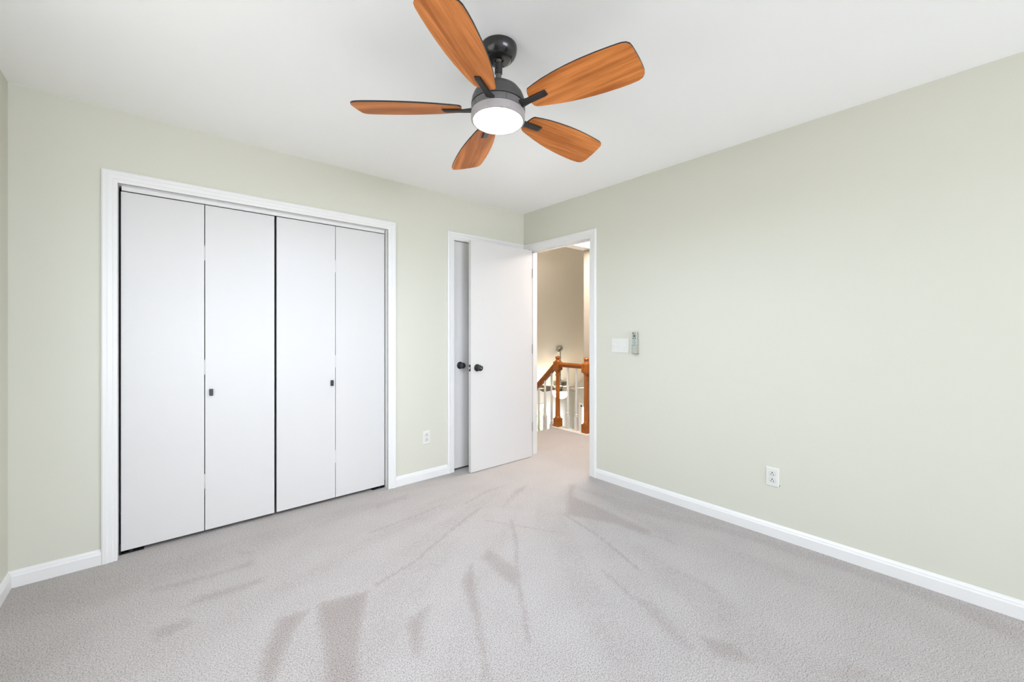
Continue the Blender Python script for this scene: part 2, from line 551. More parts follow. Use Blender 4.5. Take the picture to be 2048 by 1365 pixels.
# --- left wall (window behind the camera) and front wall (window behind the camera)
SY0, SY1, SZ0, SZ1 = 0.60, 2.10, 0.75, 2.10
struct('wall_left', boxes(
    (XL - WT, XL, YF - WT, SY0, 0, H), (XL - WT, XL, SY0, SY1, 0, SZ0), (XL - WT, XL, SY0, SY1, SZ1, H), (XL - WT, XL, SY1, YB, 0, H)), M_WALL,
    'narrow sliver of sage green wall at the left edge beside the closet wall', 'wall')
FX0, FX1, FZ0, FZ1 = -0.10, 2.40, 0.65, 2.20
struct('wall_front', boxes(
    (XL - WT, FX0, YF - WT, YF, 0, H), (FX0, FX1, YF - WT, YF, 0, FZ0), (FX0, FX1, YF - WT, YF, FZ1, H), (FX1, XR + WT, YF - WT, YF, 0, H)), M_WALL,
    'sage green wall with a window opposite the closet', 'wall')
# --- closet interiors behind the doors (only their darkness shows, through the gaps)
struct('wall_closet', boxes(
    (-0.40, XR, YB + 0.75, YB + 0.80, 0, H), (-0.40, -0.35, YB + WT, YB + 0.75, 0, H), (1.70, 1.75, YB + WT, YB + 0.75, 0, H),
    (-0.40, XR, YB + WT, YB + 0.80, H, H + 0.05), (-0.40, XR, YB + WT, YB + 0.80, -0.05, -0.001)), M_WALL2,
    'dark closet interior behind the bifold doors', 'wall')

# --- mouldings
CASING = [(0, 0), (0, .009), (.004, .0115), (.017, .0115), (.021, .014), (.038, .0145), (.044, .0175), (.058, .0175), (.064, .014), (.064, 0)]


def casing(bm, u0, u1, ztop, place):
    """mitred casing round three sides of an opening; place(u, z, t) gives the world point, t out of the wall"""
    rows = []
    for a, t in CASING:
        rows.append([bm.verts.new(place(u, z, t)) for u, z in ((u0 - a, 0), (u0 - a, ztop + a), (u1 + a, ztop + a), (u1 + a, 0))])
    n = len(rows)
    for i in range(n):
        p, q = rows[i], rows[(i + 1) % n]
        for k in range(3):
            bm.faces.new((p[k], p[k + 1], q[k + 1], q[k]))
    for k in (0, 3):
        bm.faces.new([r[k] for r in rows])
    return bm


def back_place(u, z, t):
    return (u, YB - t, z)


def right_place(u, z, t):
    return (XR - t, u, z)


def hall_place(u, z, t):
    return (XR + WT + t, u, z)

rv = 0.006
bm = casing(bmesh.new(), CX0 - 0.0, CX1 + 0.0, CZ + 0.0, back_place)
for b in ((CX0 - JB, CX0, YB - 0.008, YB + WT, 0, CZ), (CX1, CX1 + JB, YB - 0.008, YB + WT, 0, CZ), (CX0 - JB, CX1 + JB, YB - 0.008, YB + WT, CZ, CZ + JB)):
    box(bm, *b)
struct('trim_1', bm, M_TRIM, 'wide white moulded casing around the bifold closet doors', 'door casing')
struct('trim_4', boxes((CX0 + 0.012, CX1 - 0.006, YB + 0.047, YB + 0.066, CZ - 0.0225, CZ)), M_TRIM,
       'white track fascia under the head of the closet opening', 'closet track')

bm = casing(bmesh.new(), LX0 - rv, LX1 + rv - 0.004, LZ + rv, back_place)
for b in ((LX0 - JB, LX0, YB - 0.008, YB + WT, 0, LZ), (LX1, LX1 + JB, YB - 0.008, YB + WT, 0, LZ), (LX0 - JB, LX1 + JB, YB - 0.008, YB + WT, LZ, LZ + JB),
          (LX0, LX0 + 0.010, YB + 0.052, YB + 0.07, 0, LZ), (LX1 - 0.010, LX1, YB + 0.052, YB + 0.07, 0, LZ), (LX0, LX1, YB + 0.052, YB + 0.07, LZ - 0.01, LZ)):
    box(bm, *b)
struct('trim_2', bm, M_TRIM, 'white casing of the narrow closed door behind the open door', 'door casing')

bm = casing(bmesh.new(), DY0 - rv, DY1 + rv, DZ + rv, right_place)
casing(bm, DY0 - rv, DY1 + rv, DZ + rv, hall_place)
for b in ((XR - 0.008, XR + WT + 0.004, DY0 - JB, DY0, 0, DZ), (XR - 0.008, XR + WT + 0.004, DY1, DY1 + JB, 0, DZ), (XR - 0.008, XR + WT + 0.004, DY0 - JB, DY1 + JB, DZ, DZ + JB),
          (XR + 0.037, XR + 0.055, DY0, DY0 + 0.010, 0, DZ), (XR + 0.037, XR + 0.055, DY1 - 0.010, DY1, 0, DZ), (XR + 0.037, XR + 0.055, DY0, DY1, DZ - 0.010, DZ)):
    box(bm, *b)
struct('trim_3', bm, M_TRIM, 'white casing and jamb of the open doorway to the hall', 'door casing')

BASE = [(0, 0), (0, .0135), (.054, .0135), (.062, .0105), (.068, .0095), (.074, .0055), (.080, .003), (.080, 0)]


def baseboard(bm, p, q, nrm):
    """straight run from p to q (x, y) with nrm pointing into the room"""
    rows = []
    for h, t in BASE:
        rows.append([bm.verts.new((x + nrm[0] * t, y + nrm[1] * t, h)) for x, y in (p, q)])
    for i in range(len(rows)):
        a, b = rows[i], rows[(i + 1) % len(rows)]
        bm.faces.new((a[0], a[1], b[1], b[0]))
    bm.faces.new([r[0] for r in rows])
    bm.faces.new([r[1] for r in rows])
    return bm

bm = baseboard(bmesh.new(), (XL, YB), (CX0 - 0.064, YB), (0, -1))
baseboard(bm, (CX1 + 0.064, YB), (LX0 - 0.070, YB), (0, -1))
struct('baseboard_back', bm, M_TRIM, 'white baseboard pieces beside the closet casing', 'baseboard')
struct('baseboard_right', baseboard(bmesh.new(), (XR, YF), (XR, DY0 - 0.070), (-1, 0)), M_TRIM,
       'long white baseboard running along the blank right wall', 'baseboard')
struct('baseboard_left', baseboard(bmesh.new(), (XL, YF), (XL, YB - 0.0135), (1, 0)), M_TRIM,
       'white baseboard end at the left edge of the view', 'baseboard')

# --- bedroom windows behind the camera: plain white sash frames
def window_frame(bm, place, u0, u1, z0, z1, w=0.05, d0=0.02, d1=0.07, mull=1, rails=1):
    def b(a0, a1, c0, c1):
        p, q = place(a0, c0, d0), place(a1, c1, d1)
        box(bm, min(p[0], q[0]), max(p[0], q[0]), min(p[1], q[1]), max(p[1], q[1]), c0, c1)
    b(u0, u0 + w, z0, z1); b(u1 - w, u1, z0, z1); b(u0 + w, u1 - w, z0, z0 + w); b(u0 + w, u1 - w, z1 - w, z1)
    for k in range(mull):
        c = u0 + (u1 - u0) * (k + 1) / (mull + 1)
        b(c - w / 2, c + w / 2, z0 + w, z1 - w)
    return bm

struct('window_4', window_frame(bmesh.new(), lambda u, z, t: (u, YF - t, z), FX0, FX1, FZ0, FZ1), M_TRIM, 'white window frame in the wall opposite the closet', 'window')
struct('window_5', window_frame(bmesh.new(), lambda u, z, t: (XL - t, u, z), SY0, SY1, SZ0, SZ1), M_TRIM, 'white window frame in the left wall', 'window')

# ------------------------------------------------------------------ closet bifold doors
PY0, PY1 = YB + 0.047, YB + 0.075
PZ0, PZ1 = 0.020, 2.0145
g = 'white bifold closet doors'


def bifold(name, label, xs, pull_x, hinge_x, pivot_x, sgn):
    d = thing(name, label, 'closet door', (0.5 * (xs[0][0] + xs[1][1]), PY1, 0), group=g)
    ox, oy = d.location.x, d.location.y
    for a, b in xs:
        mesh_obj('door_panel', boxes((a - ox, b - ox, PY0 - oy, PY1 - oy, PZ0, PZ1)), M_DOOR, d, bevel=0.0015)
    bm = bmesh.new()
    # square tab pull, chamfered at its lower inner corner, on a short stem
    bm2 = [(-.0095, -.021), (.0095 - .0, -.021), (.0095, .021), (-.0095, .021)]
    out = [(-.0095 + .004, -.021), (.0095, -.021), (.0095, .021), (-.0095, .021), (-.0095, -.016)]
    Mx = Matrix.Translation((pull_x - ox, PY0 - oy, 0.864)) @ Matrix.Rotation(PI / 2, 4, 'X')
    prism(bm, out, 0.006, 0.016, M=Mx)
    prism(bm, [(-.005, -.012), (.005, -.012), (.005, .012), (-.005, .012)], -0.0005, 0.007, M=Mx)
    o = mesh_obj('pull_tab', bm, M_BLACK, d, bevel=0.001)
    o['label'] = 'small black pull tab'
    for z in (0.32, 1.02, 1.72):
        h = mesh_obj('hinge', boxes((hinge_x - ox - .0015, hinge_x - ox + .0015, PY0 - oy + .001, PY1 - oy, z - .045, z + .045)), M_DOOR, d)
    s = sgn
    br = boxes((min(pivot_x, pivot_x + s * .10) - ox, max(pivot_x, pivot_x + s * .10) - ox, PY0 - oy + .003, PY1 - oy - .002, 0.0, 0.006),
               (min(pivot_x, pivot_x + s * .004) - ox, max(pivot_x, pivot_x + s * .004) - ox, PY0 - oy + .003, PY1 - oy - .002, 0.0, 0.06),
               (pivot_x + s * .045 - .007 - ox, pivot_x + s * .045 + .007 - ox, PY0 - oy + .007, PY1 - oy - .007, 0.006, PZ0 + .001))
    o = mesh_obj('pivot_bracket', br, M_BLACK, d)
    o['label'] = 'dark metal floor pivot bracket'
    return d

bifold('bifold_closet_door', 'left white bifold closet door, nearer the left wall, with a black pull by its fold',
       [(-0.166, 0.2035), (0.2075, 0.5805)], 0.2365, 0.2055, CX0 + .004, 1)
bifold('bifold_closet_door', 'right white bifold closet door, nearer the wall outlet, with a black pull by its fold',
       [(0.594, 0.9735), (0.9765, 1.349)], 0.9485, 0.975, CX1 - .004, -1)

# ------------------------------------------------------------------ the two hinged doors
def knob_bm(M):
    bm = bmesh.new()
    lathe(bm, [(0, 0), (.033, 0), (.033, .004), (.029, .009), (.016, .011), (.0125, .014), (.0125, .024), (.016, .028), (.0235, .033), (.0268, .041),
               (.0268, .049), (.024, .056), (.018, .0605), (.010, .062), (0, .0615)], 40, M)
    return bm


def knob(parent, loc, rot):
    o = mesh_obj('door_knob', knob_bm(Matrix.Identity(4)), M_BLACK, parent, smooth=True, auto=35)
    o.location = loc
    o.rotation_euler = rot
    o['label'] = 'round black door knob on a round rosette'
    return o

d = thing('door_1', 'narrow strip of closed white flush door seen left of the open door', 'door', (LX0 + 0.003, YB + 0.016, 0), kind='structure')
w = LX1 - LX0 - 0.006
mesh_obj('door_slab', boxes((0.0, w, 0, 0.034, 0.018, LZ - 0.004)), M_DOOR, d, bevel=0.0015)
knob(d, (0.072, 0.0, 0.937), (PI / 2, 0, 0))
o = mesh_obj('latch_plate', boxes((-0.0025, 0.0012, -0.001, 0.026, 0.905, 0.962)), M_BLACK, d)
o['label'] = 'black latch plate on the door edge'

OW, OT = 0.735, 0.035
d = thing('door_2', 'white flush door standing wide open in front of the corner', 'door', (2.790, 2.9340, 0), kind='structure')
mesh_obj('door_slab', boxes((-OW, 0, 0, OT, 0.004, 2.044)), M_DOOR, d, bevel=0.0015)
k = knob(d, (-OW + 0.066, 0.0, 0.921), (PI / 2, 0, 0))
bm = lathe(bmesh.new(), [(0, .0), (.006, .0), (.006, .0012), (0, .0014)], 20)
o = mesh_obj('key_cylinder', bm, M_NICKEL, k)
o.location = (0, 0, 0.0615)
knob(d, (-OW + 0.066, OT, 0.921), (-PI / 2, 0, 0))
bm = boxes((-OW - 0.0015, -OW + 0.001, 0.005, 0.030, 0.892, 0.950))
o = mesh_obj('latch_plate', bm, M_BLACK, d, bevel=0.0008)
o['label'] = 'black latch plate on the door edge'
bo = mesh_obj('latch_bolt', boxes((-OW - 0.011, -OW + 0.001, 0.011, 0.024, 0.910, 0.932)), M_NICKEL, d, bevel=0.002)
for z in (0.30, 1.07, 1.82):
    bm = bmesh.new()
    tube(bm, (0.003, -0.004, z - .045), (0.003, -0.004, z + .045), 0.0028, 12)
    box(bm, -0.001, 0.0008, 0.001, 0.028, z - .044, z + .044)
    o = mesh_obj('hinge', bm, M_HINGE, d, smooth=True, auto=35)
    o['label'] = 'dull grey butt hinge'

# ------------------------------------------------------------------ outlets, switches, remote
def screw(bm, x, z, y, r=.0032):
    lathe(bm, [(r, 0), (r, .0008), (r * .6, .0014), (0, .0015)], 14, Matrix.Translation((x, y, z)) @ Matrix.Rotation(PI / 2, 4, 'X'))


def wall_plate(bm, w, h, t=.0055):
    """plate in local x (width), z (height); front face toward -y"""
    a, b = w / 2, h / 2
    Mx = Matrix.Rotation(PI / 2, 4, 'X')
    def ring(s, z):
        return [bm.verts.new(Mx @ Vector((x * (a - s), y * (b - s), z))) for x, y in ((-1, -1), (1, -1), (1, 1), (-1, 1))]
    r = [ring(0, 0), ring(0, t * .45), ring(.004, t)]
    for p, q in zip(r[:-1], r[1:]):
        for i in range(4):
            bm.faces.new((p[i], p[(i + 1) % 4], q[(i + 1) % 4], q[i]))
    bm.faces.new(r[-1])
    bm.faces.new(list(reversed(r[0])))
    return bm


def receptacle(bm):
    out = []
    r, c = .0172, .0135
    for i in range(40):
        a = 2 * PI * i / 40
        out.append((r * math.cos(a), max(-c, min(c, r * math.sin(a)))))
    prism(bm, out, .003, .0075, M=Matrix.Rotation(PI / 2, 4, 'X'))
    return bm


def outlet(label, loc, rotz):
    o = thing('wall_outlet', label, 'outlet', loc, (0, 0, rotz), group='duplex wall outlets')
    mesh_obj('cover_plate', wall_plate(bmesh.new(), .070, .115), M_PLATE, o, bevel=.0006)
    for s in (1, -1):
        rc = mesh_obj('receptacle', receptacle(bmesh.new()), M_PLATE, o, bevel=.0006)
        gm = receptacle(bmesh.new())
        for v in gm.verts:
            v.co.x *= 1.06
            v.co.z *= 1.07
            v.co.y = v.co.y * .5 - .0023
        gp = mesh_obj('receptacle_gap', gm, M_GAP, rc)
        rc.location = (0, 0, s * .0195)
        bm = bmesh.new()
        lathe(bm, [(.0036, .0073), (.0036, .0079), (0, .0079)], 14, Matrix.Translation((0, 0, .0068)) @ Matrix.Rotation(PI / 2, 4, 'X'))
        box(bm, -.0080, -.0048, -.0079, -.0073, -.0082, .0008)
        box(bm, .0048, .0080, -.0079, -.0073, -.0092, .0016)
        sl = mesh_obj('slot', bm, M_DARKHOLE, rc)
        sl['label'] = 'dark plug slots'
    bm = bmesh.new()
    screw(bm, 0, 0, -.0052)
    mesh_obj('screw', bm, M_PLATE, o, smooth=True, auto=40)
    return o

outlet('white duplex outlet on the wall between the closet and the closed door', (1.697, YB, 0.350), 0)
ro = outlet('white duplex outlet low on the blank right wall', (XR, 0.841, 0.359), -PI / 2)
o = mesh_obj('wall_box_gap', boxes((.0345, .0375, -.0015, .0, -.052, -.041)), M_DARKHOLE, ro)
o['label'] = 'dark sliver of box opening at the plate corner'

sw = thing('light_switch', 'white triple toggle switch plate beside the doorway', 'light switch', (XR, 1.919, 1.127), (0, 0, -PI / 2))
mesh_obj('cover_plate', wall_plate(bmesh.new(), .163, .115), M_PLATE, sw, bevel=.0006)
for i in (-1, 0, 1):
    up = 1 if i == -1 else -1
    bm = boxes((-.0052, .0052, -.0058, -.0045, -.0125, .0125))
    Mx = Matrix.Rotation(math.radians(-28 * up), 4, 'X')
    box(bm, -.0038, .0038, -.016, -.002, -.0042, .0042, 0, Mx)
    tg = mesh_obj('toggle', bm, M_PLATE, sw, bevel=.0008)
    tg.location = (i * .046, 0, 0)
    for s in (1, -1):
        bm = bmesh.new()
        screw(bm, 0, s * .0302, -.0052)
        sc = mesh_obj('screw', bm, M_PLATE, sw, smooth=True, auto=40)
        sc.location = (i * .046, 0, 0)

cr = thing('remote_cradle', 'beige wall cradle holding the fan remote beside the switch plate', 'remote holder', (XR, 1.7745, 1.066), (0, 0, -PI / 2))
mesh_obj('cradle_back', boxes((-.0235, .0235, -.0085, 0, 0.0, .118)), M_CRADLE, cr, bevel=.002)
mesh_obj('cradle_pocket', boxes((-.0235, -.0205, -.0275, -.0075, 0.0, .075), (.0205, .0235, -.0275, -.0075, 0.0, .075), (-.0235, .0235, -.0275, -.0075, 0, .004)), M_CRADLE, cr, bevel=.001)
rm = thing('remote_control', 'slim grey ceiling fan remote standing in its wall cradle', 'remote control', (XR - .0175, 1.7745, 1.0705), (0, 0, -PI / 2))
bm = bmesh.new()
out = [(-.0198, 0), (.0198, 0), (.0198, .160), (.0165, .168), (-.0165, .168), (-.0198, .160)]
prism(bm, out, -.0085, .0098, M=Matrix.Rotation(PI / 2, 4, 'X'))
mesh_obj('remote_body', bm, M_REMOTE, rm, bevel=.0025, seg=3)


def button(name, mat, x, z, r, label=None, h=.0022, sx=1.0):
    bm = bmesh.new()
    lathe(bm, [(r, .0095), (r, .0098 + h * .6), (r * .7, .0098 + h), (0, .0098 + h)], 20,
          Matrix.Translation((x, 0, z)) @ Matrix.Rotation(PI / 2, 4, 'X') @ Matrix.Diagonal((sx, 1, 1, 1)))
    o = mesh_obj(name, bm, mat, rm, smooth=True, auto=40)
    if label:
        o['label'] = label
    return o

button('power_button', M_RED, -.0095, .156, .0048, 'dark red power button', sx=1.25)
button('timer_button', M_GREYBTN, .0085, .156, .0036, 'grey round button')
button('direction_pad', M_GREYBTN, 0, .135, .0125, 'round grey direction pad', h=.0016)
button('pad_centre', M_DARKHOLE, 0, .135, .003, 'dark centre of the pad', h=.003)
button('mode_button', M_DARKHOLE, -.0095, .1155, .0034, 'dark oval button', sx=1.3)
button('mode_button', M_DARKHOLE, .0095, .1155, .0034, 'dark oval button', sx=1.3)
for x, z in ((0, .106), (0, .0965), (-.0105, .0855), (0, .0855), (.0105, .0855), (0, .0745), (-.0105, .0635), (0, .0635), (.0105, .0635)):
    button('speed_button', M_GREYBTN if z in (.106, .0855) else M_TEAL, x, z, .0032)
o = mesh_obj('button_field', boxes((-.0165, .0165, -.0104, -.0095, .056, .110)), M_BLUEBTN, rm, bevel=.0005)
o['label'] = 'pale blue button field'

# ------------------------------------------------------------------ bedroom ceiling fan
FC = Vector((1.0983, 1.3656, 2.1909))            # centre of the blade plane
CANOPY = Vector((1.0860, 1.3455, H))
TILT = Euler((math.atan(-0.0109), -math.atan(-0.0266), 0)).to_matrix().to_4x4()
fan = thing('ceiling_fan', 'five blade wooden ceiling fan with a lit round lamp under the bedroom ceiling', 'ceiling fan', CANOPY)
REL = FC - CANOPY

bm = lathe(bmesh.new(), [(0, 0.0), (.0765, 0.0), (.0772, -.004), (.0768, -.012), (.0745, -.024), (.0690, -.037), (.0600, -.048), (.0520, -.0535), (.0485, -.0545), (.0200, -.0545), (.0190, -.050), (0, -.050)], 64)
mesh_obj('canopy', bm, M_CANOPY, fan, smooth=True, auto=35)
rod_top = Vector((0.001, 0.002, -.050))
rod_bot = REL + Vector((0, 0, .095))
bm = bmesh.new()
tube(bm, rod_top, rod_bot, .0128, 24)
rod = mesh_obj('downrod', bm, M_ROD, fan, smooth=True, auto=35)
bm = bmesh.new()
dirv = (rod_bot - rod_top).normalized()
tube(bm, rod_top + dirv * .012, rod_top + dirv * .055, .0165, 20)
tube(bm, rod_top + dirv * .020 + Vector((-.024, .004, 0)), rod_top + dirv * .020 + Vector((.024, -.004, 0)), .0035, 10)
tube(bm, rod_top + dirv * .040 + Vector((-.020, -.010, 0)), rod_top + dirv * .040 + Vector((.020, .010, 0)), .003, 10)
hb = mesh_obj('hanger_collar', bm, M_EDGE, rod, smooth=True, auto=35)
hb['label'] = 'black collar with pins at the top of the rod'

FM = Matrix.Translation(REL) @ TILT


def fan_part(name, prof, mat, seg=72, parent=fan):
    o = mesh_obj(name, lathe(bmesh.new(), prof, seg), mat, parent, smooth=True, auto=30)
    if parent is fan:
        o.matrix_basis = FM
    return o

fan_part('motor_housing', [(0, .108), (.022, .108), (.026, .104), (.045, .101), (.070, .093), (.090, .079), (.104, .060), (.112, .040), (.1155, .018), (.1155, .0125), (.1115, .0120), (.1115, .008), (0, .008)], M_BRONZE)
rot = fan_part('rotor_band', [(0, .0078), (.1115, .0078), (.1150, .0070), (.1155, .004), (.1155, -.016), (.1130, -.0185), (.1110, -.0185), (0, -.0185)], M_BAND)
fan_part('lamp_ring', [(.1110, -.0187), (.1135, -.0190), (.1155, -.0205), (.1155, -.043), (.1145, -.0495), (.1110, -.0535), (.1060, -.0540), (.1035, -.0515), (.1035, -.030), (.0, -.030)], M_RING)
ln = fan_part('lamp_lens', [(0, -.0528), (.03, -.0526), (.06, -.0518), (.085, -.0505), (.098, -.0488), (.1032, -.0465), (.1034, -.040), (0, -.040)], M_LENS)
ln['label'] = 'glowing white round lens'
# narrow upright seams of the rotor band
for i in range(5):
    a = -1.3819 + 2 * PI * (i + 0.5) / 5 + .05
    o = mesh_obj('band_seam', box(bmesh.new(), .1148, .1159, -.0008, .0008, -.016, .004, 0, Matrix.Rotation(a, 4, 'Z')), M_EDGE, rot)

BLADE = [(0.165, -0.018), (0.174, -0.032), (0.21, -0.040), (0.25, -0.0465), (0.30, -0.0515), (0.36, -0.0545), (0.42, -0.0540), (0.48, -0.0505), (0.54, -0.0445), (0.572, -0.0400),
         (0.588, -0.034), (0.598, -0.023), (0.6015, -0.008), (0.604, 0.020), (0.6055, 0.050), (0.6055, 0.080), (0.604, 0.100), (0.599, 0.1155), (0.589, 0.126), (0.572, 0.1315),
         (0.54, 0.1325), (0.50, 0.1310), (0.45, 0.1265), (0.40, 0.1205), (0.35, 0.1125), (0.30, 0.1020), (0.25, 0.0890), (0.21, 0.0765), (0.180, 0.0675), (0.164, 0.061), (0.1545, 0.050), (0.1525, 0.036), (0.155, 0.018), (0.160, 0.0)]


def blade_mesh(t=0.0062):
    bm = prism(bmesh.new(), [(.165 + (u - .165) * .996, v * (.985 if v > 0 else .97)) for u, v in BLADE], -t / 2, t / 2, 0, 1, 1)
    me = bpy.data.meshes.new('fan_blade')
    bm.normal_update()
    bm.to_mesh(me)
    bm.free()
    return me


def bracket_bm():
    """flat arm that leaves the rotor, dips under the blade and ends square on it"""
    bm = bmesh.new()
    v0, v1 = .001, .0275
    stations = [(.104, -.0135, -.0015), (.150, -.0135, -.0045), (.165, -.0130, -.0045), (.225, -.0120, -.0032), (.238, -.0080, -.0032)]
    rows = []
    for u, zb, zt in stations:
        k = .0 if u > .12 else .006
        rows.append([bm.verts.new((u, v, z)) for v, z in ((v0 - k, zb + .0015), (v0 + .003, zb), (v1 - .003, zb), (v1 + k, zb + .0015), (v1 + k, zt), (v0 - k, zt))])
    for a, b in zip(rows[:-1], rows[1:]):
        for i in range(6):
            j = (i + 1) % 6
            bm.faces.new((a[i], a[j], b[j], b[i]))
    bm.faces.new(rows[0])
    bm.faces.new(list(reversed(rows[-1])))
    return bm

bme = blade_mesh()
bme.materials.append(M_FANWOOD)
bme.materials.append(M_EDGE)
brk0 = mesh_obj('blade_bracket', bracket_bm(), M_EDGE, None, bevel=.0012)
PITCH = -0.2523
for i in range(5):
    b = bpy.data.objects.new('fan_blade', bme)
    link(b, fan)
    b.matrix_basis = FM @ Matrix.Rotation(-1.3819 + i * 2 * PI / 5, 4, 'Z') @ Matrix.Rotation(PITCH, 4, 'X')
    k = brk0 if i == 0 else brk0.copy()
    if i:
        COL.objects.link(k)
    k.parent = b
    k['label'] = 'black blade bracket'

# ------------------------------------------------------------------ hallway beyond the doorway
HY0, HY1 = 0.5, 3.262
bmh = boxes((XR + WT, HX + 0.12, HY0, HY1, HZ, HZ + 0.12))
struct('ceiling', bmh, M_CEIL, 'low hallway ceiling beyond the doorway', 'ceiling')
struct('wall_hall', boxes((HX + 0.044, HX + 0.12, HY0, 3.250, -2.65, vault_z(3.250) + 0.05)), M_HALL,
       'narrow cream strip of hallway wall behind the nearer newel post', 'wall')
struct('wall_hall_end', boxes((XR + WT, HX + 0.12, HY0 - 0.1, HY0, 0, HZ + 0.12)), M_WALL2, 'end wall of the hallway', 'wall')
struct('wall_hall_upper', boxes((XR + WT, HX + 0.12, HY1 - 0.08, HY1, HZ + 0.12, vault_z(HY1) + 0.05)), M_WALL2, 'drop above the hallway ceiling edge', 'wall')
lp = thing('hall_light', 'bright white light panel on the hallway ceiling beyond the doorway', 'ceiling light', (3.62, 2.70, HZ))
mesh_obj('diffuser', boxes((-.26, .26, -.37, .37, -.012, -.003)), M_PANEL, lp)
mesh_obj('frame', boxes((-.275, .275, -.385, -.370, -.014, 0), (-.275, .275, .370, .385, -.014, 0), (-.275, -.26, -.37, .37, -.014, 0), (.26, .275, -.37, .37, -.014, 0)), M_TRIM, lp)

# ------------------------------------------------------------------ lower great room under the vaulted ceiling
GZ, GX1, GY0, GY1 = -2.65, 8.50, 0.5, 7.30
struct('floor', boxes((XR + WT, GX1, GY0, GY1, GZ - 0.1, GZ)), M_CARPET, 'lower floor of the tall room beyond the stair rail', 'floor')
bm = bmesh.new()
pr = [(GY0 - 0.1, vault_z(GY0 - 0.1)), (GY1 + 0.12, vault_z(GY1 + 0.12)), (GY1 + 0.12, vault_z(GY1 + 0.12) + 0.15), (GY0 - 0.1, vault_z(GY0 - 0.1) + 0.15)]
lo = [bm.verts.new((XR + WT - 0.02, y, z)) for y, z in pr]
hi = [bm.verts.new((GX1 + 0.1, y, z)) for y, z in pr]
bm.faces.new(lo); bm.faces.new(list(reversed(hi)))
for i in range(4):
    bm.faces.new((lo[i], lo[(i + 1) % 4], hi[(i + 1) % 4], hi[i]))
struct('ceiling', bm, M_VAULT, 'sloping vaulted ceiling seen through the doorway above the stair rail', 'ceiling')
PX0, PX1, PZT = 6.15, 7.40, -0.62      # patio door in the low far wall
EY0, EY1, EZ0, EZT = 6.25, 7.05, GZ + 0.15, -0.70    # window in the end wall
struct('wall_far', boxes(
    (XR + WT, PX0, GY1, GY1 + 0.12, GZ, vault_z(GY1) + 0.02), (PX1, GX1, GY1, GY1 + 0.12, GZ, vault_z(GY1) + 0.02), (PX0, PX1, GY1, GY1 + 0.12, PZT, vault_z(GY1) + 0.02)), M_WALL2,
    'low far wall of the tall room holding the patio door', 'wall')
bm = bmesh.new()
def yprism(bm, pts, x0, x1):
    a = [bm.verts.new((x0, y, z)) for y, z in pts]
    b = [bm.verts.new((x1, y, z)) for y, z in pts]
    bm.faces.new(a); bm.faces.new(list(reversed(b)))
    for i in range(len(pts)):
        j = (i + 1) % len(pts)
        bm.faces.new((a[i], a[j], b[j], b[i]))
yprism(bm, [(GY0, GZ), (EY0, GZ), (EY0, vault_z(EY0)), (GY0, vault_z(GY0))], GX1, GX1 + 0.1)
yprism(bm, [(EY1, GZ), (GY1 + .12, GZ), (GY1 + .12, vault_z(GY1 + .12)), (EY1, vault_z(EY1))], GX1, GX1 + 0.1)
yprism(bm, [(EY0, EZT), (EY1, EZT), (EY1, vault_z(EY1)), (EY0, vault_z(EY0))], GX1, GX1 + 0.1)
yprism(bm, [(EY0, GZ), (EY1, GZ), (EY1, EZ0), (EY0, EZ0)], GX1, GX1 + 0.1)
struct('wall_end', bm, M_WALL2, 'tall gable wall at the far end of the lower room', 'wall')
struct('wall_gallery', boxes((HX + 0.09, GX1 + 0.1, GY0 - 0.1, GY0, GZ, vault_z(GY0) + 0.1)), M_WALL2, 'near wall of the tall room', 'wall')


def glazed(name, label, place, u0, u1, z0, z1, mull):
    w_ = thing(name, label, 'window', place(0.5 * (u0 + u1), z0, 0), kind='structure')
    c = w_.location
    def rel(u, z, t):
        p = place(u, z, t)
        return (p[0] - c.x, p[1] - c.y, p[2] - c.z)
    bm = bmesh.new()
    def b(a0, a1, c0, c1, t0, t1):
        p, q = rel(a0, c0, t0), rel(a1, c1, t1)
        box(bm, min(p[0], q[0]), max(p[0], q[0]), min(p[1], q[1]), max(p[1], q[1]), c0 - c.z, c1 - c.z)
    f = .05
    b(u0, u0 + f, z0, z1, -.01, .08); b(u1 - f, u1, z0, z1, -.01, .08); b(u0, u1, z1 - f, z1, -.01, .08); b(u0, u1, z0, z0 + f, -.01, .08)
    b(u0 - .06, u0, z0, z1 + .06, -.016, -.001); b(u1, u1 + .06, z0, z1 + .06, -.016, -.001); b(u0, u1, z1, z1 + .06, -.016, -.001)
    for k in range(mull):
        m_ = u0 + (u1 - u0) * (k + 1) / (mull + 1)
        b(m_ - f / 2, m_ + f / 2, z0, z1, .0, .07)
    mesh_obj('window_frame', bm, M_TRIM, w_)
    bm = bmesh.new()
    b(u0 + f, u1 - f, z0 + f, z1 - f, .035, .039)
    mesh_obj('glass_pane', bm, M_GLASS, w_)

glazed('window_1', 'glass patio door with green foliage behind, seen low between the white balusters', lambda u, z, t: (u, GY1 + t, z), PX0, PX1, GZ + 0.02, PZT, 0)
glazed('window_2', 'bright white window seen left of the nearer newel post', lambda u, z, t: (GX1 + t, u, z), EY0, EY1, EZ0, EZT, 0)

# --- stairs going down from the hallway
RISE, RUN, SY = 0.20, 0.219, 3.665
st = thing('stairs', 'carpeted stairs going down behind the hallway floor edge', 'stairs', (XR + WT, SY, 0), kind='structure')
for i in range(12):
    mesh_obj('step', boxes((0.001, HX - XR - WT + 0.04, i * RUN - .012, (i + 1) * RUN, -(i + 1) * RISE - .18, -(i + 1) * RISE)), M_CARPET, st)
bm = bmesh.new()
yprism(bm, [(-.005, -.03), (12 * RUN, -12 * RISE - .03), (12 * RUN, -12 * RISE - .40), (-.005, -.40)], HX - XR - WT + 0.042, HX - XR - WT + 0.062)
mesh_obj('stringer', bm, M_TRIM, st)

